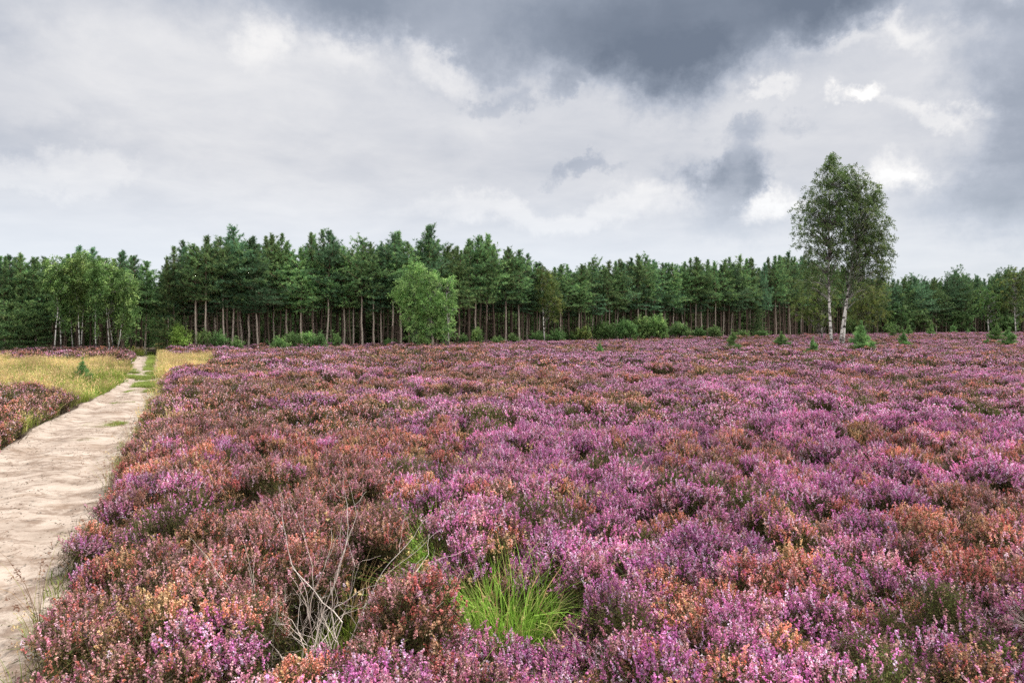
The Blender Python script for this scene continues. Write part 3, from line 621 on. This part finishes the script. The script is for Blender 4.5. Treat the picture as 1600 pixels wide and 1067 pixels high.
# the tall pair standing out on the heath
d = 59.
broadleaf('birch_tree', 'tall white-stemmed birch on the heath, left one of the tall pair, single trunk', 'birch tree', d, 1300, [[(1300, 540), (1298, 500), (1296, 460), (1297, 420), (1298, 370), (1300, 300), (1300, 237)]],
          [(1300, 246, 6, 10, 3.), (1301, 258, 13, 20, 1.5), (1297, 280, 26, 28, 1.1), (1283, 312, 34, 32, 1.05), (1266, 338, 31, 34, .8), (1263, 372, 26, 34, .7), (1294, 350, 34, 48, 1.0), (1278, 400, 34, 36, .5), (1262, 425, 22, 34, .42), (1300, 405, 24, 40, .34), (1290, 440, 26, 24, .22), (1319, 284, 20, 24, 1.2), (1318, 330, 22, 50, .9), (1285, 445, 30, 22, .28), (1316, 385, 20, 40, .6), (1256, 440, 16, 26, .5)],
          DKB, 35000, .105, 101, r0=.15, droop=.8, group='tall birches out on the heath')
broadleaf('birch_tree', 'tall twin-stemmed birch on the heath, right one of the tall pair', 'birch tree', d + .6, 1314, [[(1312, 540), (1316, 500), (1322, 462), (1327, 420), (1332, 370), (1336, 310), (1338, 280)], [(1317, 540), (1320, 505), (1326, 455), (1338, 405), (1352, 350), (1362, 320)]],
          [(1331, 284, 26, 28, 1.1), (1350, 306, 28, 26, 1.3), (1371, 312, 13, 14, 1.0), (1342, 340, 42, 36, 1.4), (1366, 368, 30, 36, 1.3), (1340, 385, 40, 34, 1.1), (1374, 402, 23, 28, 1.1), (1350, 420, 40, 28, .8), (1380, 425, 12, 16, .8), (1325, 425, 25, 30, .5), (1335, 450, 34, 20, .5), (1374, 445, 16, 20, .5)],
          DKB, 44000, .105, 102, r0=.13, droop=.8, group='tall birches out on the heath')
broadleaf('birch_tree', 'small yellow-green birch behind and left of the tall pair, thin white foot', 'birch tree', 72, 1285, [[(1285, 534), (1284, 500), (1282, 460), (1280, 430)]],
          [(1268, 452, 30, 26, 1), (1262, 484, 30, 24, 1), (1284, 495, 26, 20, 1), (1290, 460, 22, 30, .9)], OLV, 11000, .12, 103, r0=.11, droop=.7)
broadleaf('birch_tree', 'low olive-leaved birch right behind the twin stems of the tall pair', 'birch tree', 78, 1352, [[(1352, 528), (1352, 490), (1350, 450)]],
          [(1345, 462, 26, 24, 1), (1368, 458, 24, 24, 1), (1375, 488, 16, 22, .9), (1345, 494, 26, 20, 1)], OLV, 12000, .12, 104, r0=.1, droop=.7, bcol=GRB)
# pale birch in front of the wood
broadleaf('birch_tree', 'big pale green round birch standing before the pine wood', 'birch tree', 51, 652, [[(650, 541), (650, 500), (649, 460), (652, 420)], [(668, 541), (672, 500), (680, 450)], [(700, 541), (699, 500), (697, 460)]],
          [(650, 424, 17, 14, 1), (642, 448, 26, 20, 1.1), (626, 462, 15, 17, 1), (676, 438, 18, 16, 1), (704, 450, 10, 22, 1), (668, 470, 30, 22, 1), (648, 490, 24, 24, 1), (690, 482, 24, 26, 1), (658, 516, 26, 20, 1), (690, 516, 20, 18, 1), (640, 470, 18, 14, .9)],
          LIME, 30000, .105, 105, r0=.07, droop=.6)
broadleaf('birch_tree', 'slender yellowing birch between the pines, leaning pale stem', 'birch tree', 64, 851, [[(851, 536), (850, 505), (849, 470), (846, 440), (852, 418)]],
          [(852, 430, 14, 14, 1), (860, 450, 16, 20, 1), (846, 462, 12, 20, .7), (872, 474, 9, 18, .8), (862, 485, 14, 20, .6)], BLF + OLV, 6500, .11, 106, r0=.075, droop=.7)
LB = [(85, [(85, 547), (86, 510), (88, 480), (82, 455), (92, 430), (97, 405)], [(88, 415, 20, 16, 1), (82, 440, 18, 18, 1), (100, 445, 14, 16, .8)], 'forked white birch, first of the row left of the track'),
      (96, [(95, 545), (93, 505), (90, 470), (93, 425)], [(100, 430, 12, 20, .8), (92, 470, 12, 14, .5)], 'thin pale birch right beside the forked white one'),
      (113, [(114, 546), (110, 515), (105, 480), (108, 440)], [(108, 428, 18, 18, 1), (118, 450, 14, 22, .8)], 'leaning thin birch, third stem left of the track'),
      (124, [(124, 547), (122, 510), (120, 475), (115, 452), (118, 410)], [(120, 415, 16, 18, 1), (128, 440, 14, 18, 1)], 'bent white birch, left of a straighter white one'),
      (128, [(127, 547), (128, 500), (128, 450), (127, 405)], [(130, 408, 16, 16, 1), (136, 436, 14, 22, 1), (130, 465, 12, 14, .6)], 'straight white birch in the middle of the birch row'),
      (152, [(152, 547), (150, 505), (149, 455), (150, 420)], [(150, 425, 14, 20, 1), (156, 450, 12, 22, .8)], 'smooth pale birch standing apart in the middle of the row'),
      (170, [(170, 546), (171, 500), (171, 450), (172, 415)], [(168, 420, 16, 18, 1), (178, 440, 18, 24, 1), (186, 465, 18, 20, .9)], 'mottled white birch third from the track opening'),
      (178, [(178, 546), (176, 515), (173, 480), (178, 440)], [(190, 440, 18, 22, 1), (195, 475, 14, 22, .9)], 'short pale birch second from the track opening'),
      (185, [(184, 546), (188, 510), (196, 480), (200, 450)], [(200, 450, 15, 22, 1), (200, 485, 14, 18, .9)], 'low slanting birch closest to the track opening')]
for i, (bp, st, bl, lab) in enumerate(LB):
    broadleaf('birch_tree', lab, 'birch tree', 45.6 + (i * 37 % 5) * .5, bp, [st], bl + [(bl[0][0], bl[0][1] + 45, 12, 34, .32), (bl[0][0] + 3, bl[0][1] + 78, 10, 24, .12)], LIME[1:] + MIDG + BLF[:1], 6000, .1, 120 + i, r0=.05, droop=.8, group='birches left of the track')
broadleaf('birch_tree', 'pale-stemmed birch with light crown in the far right wood', 'birch tree', 111, 1545, [[(1544, 520), (1544, 485), (1546, 455)]], [(1540, 460, 14, 16, 1), (1552, 475, 14, 18, 1), (1536, 482, 12, 18, .9), (1556, 500, 12, 14, 1)], BLF + MIDG, 6500, .17, 140, r0=.13, droop=.6)
broadleaf('birch_tree', 'white-stemmed birch with leafy crown near the right edge of the view', 'birch tree', 110, 1588, [[(1587, 520), (1587, 490), (1586, 440)]], [(1580, 440, 20, 16, 1), (1594, 430, 16, 14, 1), (1592, 462, 18, 22, 1), (1574, 470, 14, 20, 1), (1596, 490, 10, 14, .8)], DKB + OLV, 9000, .18, 141, r0=.15, droop=.6)
for i, (px, top, lab) in enumerate([(1404, 470, 'low leafy dark bush-like tree just right of the twin birches in the far wood'), (1438, 478, 'second low leafy tree under the far right pines'), (1500, 480, 'low leafy tree below the tallest far pine'), (1568, 488, 'low leafy tree between the pale birches on the right')]):
    h = (520 - top) / 2; broadleaf('leafy_tree', lab, 'tree', float(forest_d(px)) - 1.5, px, [[(px, 521), (px + 2, top + 12)]], [(px - 9, top + h, 14, h * .9, 1), (px + 10, top + h * 1.2, 14, h * .8, 1), (px, top + h * .7, 12, h * .6, 1)], MIDG + DKB, 5000, .18, 150 + i, bcol=BRN, bark=M_BARK, r0=.08)
SH = [(280, 546, 21, 38, [lin(142, 178, 88), lin(124, 162, 76), lin(158, 190, 104)], 'round lime-green shrub right of the track opening'), (320, 546, 13, 30, MIDG + LIME, 'mid-green shrub, first right of the round lime-green one'), (341, 546, 14, 26, MIDG, 'bushy green shrub leaning on the one beside the lime-green ball'), (371, 546, 9, 15, MIDG, 'little green shrub between two groups of bushes'),
      (437, 546, 14, 18, MIDG + LIME, 'low green shrub at the left of the middle shrub group'), (454, 545, 12, 26, MIDG, 'taller spiky shrub inside the middle shrub group'), (480, 545, 15, 24, LIME + MIDG, 'yellowish green shrub inside the middle shrub group'), (500, 545, 12, 24, MIDG, 'green shrub closing the middle shrub group on its right'),
      (525, 544, 7, 24, MIDG, 'narrow upright green shrub by itself between pine trunks'), (607, 541, 8, 8, MIDG, 'tiny shrub between bare trunks left of the big pale birch'), (722, 538, 7, 14, MIDG, 'small shrub just right of the big pale birch'), (745, 538, 8, 26, LIME + MIDG, 'upright light shrub second right of the big pale birch'), (780, 538, 10, 10, MIDG, 'low shrub third right of the big pale birch'), (803, 537, 9, 13, MIDG, 'low shrub fourth right of the big pale birch'),
      (842, 535, 15, 16, MIDG, 'low green shrub at the foot of the slender yellowing birch'), (868, 535, 14, 20, MIDG, 'fuller green shrub right of the slender yellowing birch'), (890, 533, 10, 14, MIDG, 'low shrub touching the wide dome group on its left side'), (911, 533, 14, 24, LIME + OLV, 'yellow-green shrub on the left shoulder of the wide dome'),
      (945, 532, 22, 30, MIDG, 'left bush of the wide shrub dome'), (978, 532, 22, 34, MIDG, 'second bush of the wide shrub dome'), (1005, 531, 18, 38, MIDG + LIME, 'highest bush near the middle of the wide shrub dome'), (1030, 531, 22, 40, MIDG + LIME, 'fourth bush of the wide shrub dome, light topped'), (1060, 530, 17, 27, MIDG[:2] + DKB, 'dark rounded bush at the right end of the wide dome'),
      (1092, 529, 12, 16, MIDG, 'low shrub just right of the wide dome'), (1118, 529, 14, 17, MIDG, 'low shrub second right of the wide dome'), (1160, 528, 12, 10, MIDG, 'low shrub third right of the wide dome'), (1190, 527, 12, 9, MIDG, 'low shrub fourth right of the wide dome'), (1335, 524, 22, 30, MIDG, 'green shrub behind the stems of the twin birches'), (1395, 523, 16, 18, MIDG, 'green shrub behind the young pines right of the twin birches'), (1575, 520, 14, 24, MIDG, 'green shrub before the far right wood')]
for i, (px, py, rx, h, pal, lab) in enumerate(SH):
    d = float(hd(py)) - .2; rg = random.Random(i)
    bl = [(px + rg.uniform(-.45, .45) * rx, py - h * rg.uniform(.35, .6), rx * rg.uniform(.5, .65), h * rg.uniform(.36, .46), 1) for _ in range(4)] + [(px, py - h * .64, rx * .5, h * .36, 1), (px - rx * .5, py - h * .35, rx * .45, h * .35, 1), (px + rx * .5, py - h * .35, rx * .45, h * .35, 1)]
    broadleaf('shrub', lab, 'shrub', d, px, [[(px + k, py), (px + k * 2.2, py - h * .7)] for k in (-rx * .25, 0, rx * .25)], bl, pal, int(500 + 5.2 * rx * h * (d / 50) ** 1), .085 * d / 50, 200 + i, bcol=BRN, bark=M_BARK, r0=.025, droop=-.9, group='shrubs along the edge of the wood', twl=.55)
# young pines out on the heath
SP = [(130, 602, 24, 'small pine seedling in the golden grass left of the path', 25.5), (1143, 549, 29, 'light green young pine left of the dark round one', 0), (1219, 545, 22, 'dark squat young pine left of the twin birches', 0), (1272, 552, 22, 'small young pine just left of the tall birch stems', 0), (1347, 550, 40, 'bushiest young pine, just right of the twin birch stems', 0),
      (1410, 541, 22, 'yellowish young pine, first past the bushiest one', 0), (1419, 526, 18, 'small far young pine behind the yellowish one', 0), (1396, 527, 14, 'tiny far young pine between the bushiest and the yellowish one', 0), (1455, 525, 17, 'spreading young pine before the middle of the far right wood', 0), (1489, 522, 14, 'small upright young pine before the tallest far pine', 0),
      (1513, 523, 8, 'tiny young pine second left of the close right pair', 0), (1542, 540, 12, 'low yellowish seedling at the left of the close right pair', 0), (1556, 532, 23, 'upright young pine, left of the close right pair', 0), (1578, 541, 26, 'broad young pine near the right edge of the view', 0), (938, 552, 16, 'pale low seedling in the heather before the wide shrub dome', 0), (1180, 527, 8, 'tiny young pine before the wood left of the dark squat one', 0)]
for i, (px, py, h, lab, dd) in enumerate(SP):
    d = dd or float(hd(py, .35)); hh = .28 + h / F * d if not dd else .85
    e = put_tree('young_pine', YOUNG[i % 2], wx(px, d), d, hh / 1.75, i * 1.3, {1347: 1.0, 1219: 1.35, 1578: 1.2}.get(px, .9)); tag(e, lab, 'young pine', 'young pines growing out on the heath')

# ------------------------------------------------------------------ tussocks and dead heather in the foreground
BG = [lin(160, 210, 88), lin(138, 194, 74), lin(182, 220, 108), lin(120, 172, 62), lin(196, 206, 124)]
for i, (x, y, h, r, nb, lab) in enumerate([(-.06, 5.0, .76, .4, 620, 'widest bright green grass tussock among the nearest heather'), (-.75, 6.5, .76, .18, 240, 'bright green grass tussock behind the bleached twigs'),
        (-1.95, 8.0, .62, .14, 150, 'small green grass tuft left of the bleached twigs'), (-1.2, 9.4, .65, .16, 160, 'yellow-green grass tuft, farthest of the four in the heather'), (-.55, 5.55, .42, .14, 110, 'low green grass tuft between the bleached twigs and the widest tussock')]):
    me = grass_tuft(300 + i, nb, h, r, BG + BG + [STR[1]], .0075, .9, (.04, STR)); o = link('grass_tussock', me); o.location = (x, y, float(gz(x, y))); tag(o, lab, 'grass tussock', 'green grass tussocks in the heather')
def dead(seed, x, y, lean, Ls, nst, r0, lab, pal=None):
    rg = np.random.default_rng(seed); G = Geo(); pal = pal or [lin(216, 206, 198), lin(196, 184, 176), lin(228, 220, 214)]
    def grow(p, d, l, r, dep):
        n = 5; pts = [p]; 
        for k in range(n):
            d = norm(d + rg.normal(size=3) * (.15 if seed == 1 else .2) + np.array([0, 0, .05])); p = p + d * l / n + rg.normal(size=3) * .05 * l * .3; pts.append(p)
        tube(G, pts, np.linspace(r, r * .62, n + 1), pick(rg, pal, 1, .06)[0], 5 if dep < 2 else 3)
        if dep < (3 if seed == 1 else 4):
            for k in range(2 if dep < 1 else rg.integers(2, 4)):
                j = n if k == 0 else rg.integers(2, n + 1)
                grow(pts[j], norm(d + rg.normal(size=3) * (.28 if k == 0 else .55)), l * rg.uniform(.6, .82), r * (.62 if k == 0 else .5), dep + 1)
    for i in range(nst):
        b = np.array([rg.normal() * .09, rg.normal() * .05, -.03]); d = norm(np.array([lean[0] + rg.normal() * (.14 if seed == 1 else .4), lean[1] + rg.normal() * .2, 1.]))
        grow(b, d, Ls * rg.uniform(.7, 1.1), r0 * rg.uniform(.65, 1.1), 0)
    o = link('dead_heather', G.mesh('dead_heather', [M_TWIG])); o.location = (x, y, float(gz(x, y))); return tag(o, lab, 'dead heather', 'dead twiggy heather plants')
dead(1, -1.12, 3.9, (.14, .62), .56, 8, .0085, 'largest bleached grey-white dead heather, standing near the bottom of the view')
dead(2, -1.5, 4.1, (-.1, .3), .3, 6, .009, 'low bleached twigs at the left foot of the largest dead heather')
dead(5, -4.75, 10.6, (.1, .1), .27, 4, .006, 'small pale dead heather in the salmon patch near the path')
dead(3, .95, 4.25, (.3, .2), .22, 4, .0045, 'low pale dead twigs right of the widest grass tussock', GRY)
dead(4, 1.95, 5.3, (-.5, .1), .25, 6, .005, 'sprawling grey dead heather between tan and magenta flowers', GRY)
dead(6, 2.25, 8.3, (.05, .1), .3, 9, .005, 'brown-grey dead heather clump rising among magenta heather', GRY)
dead(7, 2.6, 5.6, (.4, .1), .24, 5, .0045, 'grey dead twigs under the tan heather on the right', GRY)

# ------------------------------------------------------------------ sky
w = bpy.data.worlds.new('World'); SC.world = w; w.use_nodes = True; w.node_tree.nodes.clear(); t = NT(w.node_tree)
SUN_EL, SUN_AZ = 56, 70           # azimuth from +Y (view direction), clockwise
tc = t.new('ShaderNodeTexCoord'); D = t.vmath('NORMALIZE', tc.outputs['Generated'])
sx = t.new('ShaderNodeSeparateXYZ'); t.l.new(D, sx.inputs[0])
az = t.math('ARCTAN2', sx.outputs[0], sx.outputs[1]); el = t.math('ARCSINE', sx.outputs[2])
cb = t.new('ShaderNodeCombineXYZ'); t.l.new(az, cb.inputs[0]); t.l.new(el, cb.inputs[1])
# cloud deck seen in perspective
inv = t.math('DIVIDE', 1., t.math('ADD', t.math('MAXIMUM', sx.outputs[2], 0.), .16))
deck = t.new('ShaderNodeVectorMath', operation='SCALE'); t.l.new(D, deck.inputs[0]); t.l.new(inv, deck.inputs['Scale'])
wn = t.noise(D, 6.5, 9, .66, 0, 'Color'); wv = t.vmath('SUBTRACT', wn, (.5, .5, .5))
sc_ = t.new('ShaderNodeVectorMath', operation='MULTIPLY'); t.l.new(wv, sc_.inputs[0]); sc_.inputs[1].default_value = (.27, .18, 0)
A1 = t.vmath('ADD', cb.outputs[0], sc_.outputs[0])
val = .64
def blob(px, py, rx, ry, amp, rot=0, soft=0.):
    global val
    u = (px - CX) / F; v = (HY - py) / F; a = math.atan(u); e = math.atan(v / math.sqrt(1 + u * u)); rxa = rx / F / (1 + u * u) ; rya = ry / F / math.sqrt(1 + u * u)
    m_ = t.new('ShaderNodeMapping', vector_type='TEXTURE'); t.l.new(A1, m_.inputs[0]); m_.inputs['Location'].default_value = (a, e, 0); m_.inputs['Rotation'].default_value = (0, 0, R(rot)); m_.inputs['Scale'].default_value = (rxa, rya, 1)
    g_ = t.mapr(t.vmath('LENGTH', m_.outputs[0]), soft, 1.0, 1, 0)
    val = t.math('MULTIPLY_ADD', g_, amp, val)
blob(1060, 40, 420, 150, -.28, 0, .1); blob(800, -30, 700, 175, -.22, 0, .45); blob(1050, 120, 170, 80, -.2); blob(1300, 10, 220, 80, -.16); blob(560, 20, 240, 90, -.14); blob(1120, 90, 260, 60, -.08)
blob(1150, 285, 120, 64, -.2, 12, .35); blob(1190, 217, 85, 26, -.16, 0, .2); blob(885, 150, 60, 30, -.14, 20, .3); blob(925, 255, 65, 20, -.12, 0, .4); blob(775, 155, 60, 22, -.1, 0, .4); blob(1160, 350, 130, 40, -.1, 0, .3)
blob(1590, 190, 190, 250, -.26); blob(1500, 330, 220, 90, -.2); blob(1560, 20, 120, 60, -.16); blob(60, 210, 170, 55, -.07); blob(0, 20, 200, 90, -.1)
blob(1215, 322, 70, 34, .26, 10); blob(1345, 162, 70, 22, .32); blob(1395, 275, 66, 44, .22); blob(1090, 275, 80, 44, -.14); blob(1190, 290, 70, 30, -.12); blob(1370, -10, 300, 100, -.2); blob(1200, 158, 50, 18, .12, 0, .2); blob(1300, 95, 140, 20, .12); blob(1420, 60, 60, 40, .18, -40); blob(1450, 180, 110, 24, .14, -15)
blob(700, 110, 90, 36, .16, -10, .2); blob(540, 105, 110, 40, .12); blob(400, 70, 60, 50, .12); blob(860, 335, 260, 32, .12, 0, .3); blob(1010, 300, 90, 40, .14); blob(90, 260, 120, 40, .07, 0, .5); blob(330, 120, 420, 200, .06)
f1 = t.noise(deck.outputs[0], .9, 8, .58, .4); f2 = t.noise(deck.outputs[0], 3.2, 7, .6, .3)
val = t.math('ADD', val, t.math('MULTIPLY', t.math('SUBTRACT', f1, .5), .26)); val = t.math('ADD', val, t.math('MULTIPLY', t.math('SUBTRACT', f2, .5), .2))
cloud = t.ramp(val, [(.12, lin(108, 118, 134)), (.32, lin(136, 145, 160)), (.5, lin(174, 180, 192)), (.64, lin(203, 205, 211)), (.8, lin(232, 231, 231)), (.95, (1., 1., .98, 1))])
# the unseen sky overhead and behind is a brighter thin overcast
hi = t.mapr(el, .62, 1.2); back = t.mapr(sx.outputs[1], .35, -.5, 0, 1); br = t.math('MAXIMUM', hi, t.math('MULTIPLY', back, t.mapr(el, .05, .5)))
hz = t.math('MULTIPLY', t.mapr(el, .0, .24, .95, 0), t.mapr(az, -.1, .75, 1, .5)); cloud = t.mix(hz, cloud, lin(230, 236, 244))
cloud = t.mix(br, cloud, (1.4, 1.39, 1.38, 1))
skyt = t.new('ShaderNodeTexSky', sky_type='NISHITA'); skyt.sun_disc = False; skyt.sun_elevation = R(SUN_EL); skyt.sun_rotation = R(SUN_AZ)
bg1 = t.new('ShaderNodeBackground'); t.l.new(skyt.outputs[0], bg1.inputs[0]); bg1.inputs[1].default_value = .1
bg2 = t.new('ShaderNodeBackground'); t.l.new(cloud, bg2.inputs[0]); bg2.inputs[1].default_value = 1.
cov = t.mapr(el, 0, .2, .88, .985)
mx = t.new('ShaderNodeMixShader'); t.l.new(cov, mx.inputs[0]); t.l.new(bg1.outputs[0], mx.inputs[1]); t.l.new(bg2.outputs[0], mx.inputs[2])
wo = t.new('ShaderNodeOutputWorld'); t.l.new(mx.outputs[0], wo.inputs[0])
w.cycles.sampling_method = 'MANUAL'; w.cycles.sample_map_resolution = 512

sl = bpy.data.lights.new('sun', 'SUN'); sl.energy = 5.0; sl.angle = R(7); sl.color = (1, .95, .88)
so = bpy.data.objects.new('sun', sl); C.objects.link(so)
dv = Vector((math.sin(R(SUN_AZ)) * math.cos(R(SUN_EL)), math.cos(R(SUN_AZ)) * math.cos(R(SUN_EL)), math.sin(R(SUN_EL))))
so.rotation_euler = dv.to_track_quat('Z', 'Y').to_euler(); so.location = (0, 0, 30)

cam = bpy.data.cameras.new('camera'); cam.sensor_width = 36; cam.lens = 36 * F / 1600; cam.shift_y = -(533.5 - HY) / 1600; cam.clip_end = 5000; cam.clip_start = .05
co = bpy.data.objects.new('camera', cam); C.objects.link(co); co.location = (0, 0, CH); co.rotation_euler = (R(90), 0, 0); SC.camera = co
SC.view_settings.view_transform = 'Standard'; SC.view_settings.look = 'None'; SC.view_settings.exposure = .2; SC.view_settings.gamma = 1
SC.render.engine = 'CYCLES'; cy = SC.cycles
cy.max_bounces = 4; cy.diffuse_bounces = 2; cy.glossy_bounces = 1; cy.transmission_bounces = 3; cy.transparent_max_bounces = 4; cy.caustics_reflective = False; cy.caustics_refractive = False
cy.use_denoising = False; cy.use_adaptive_sampling = False
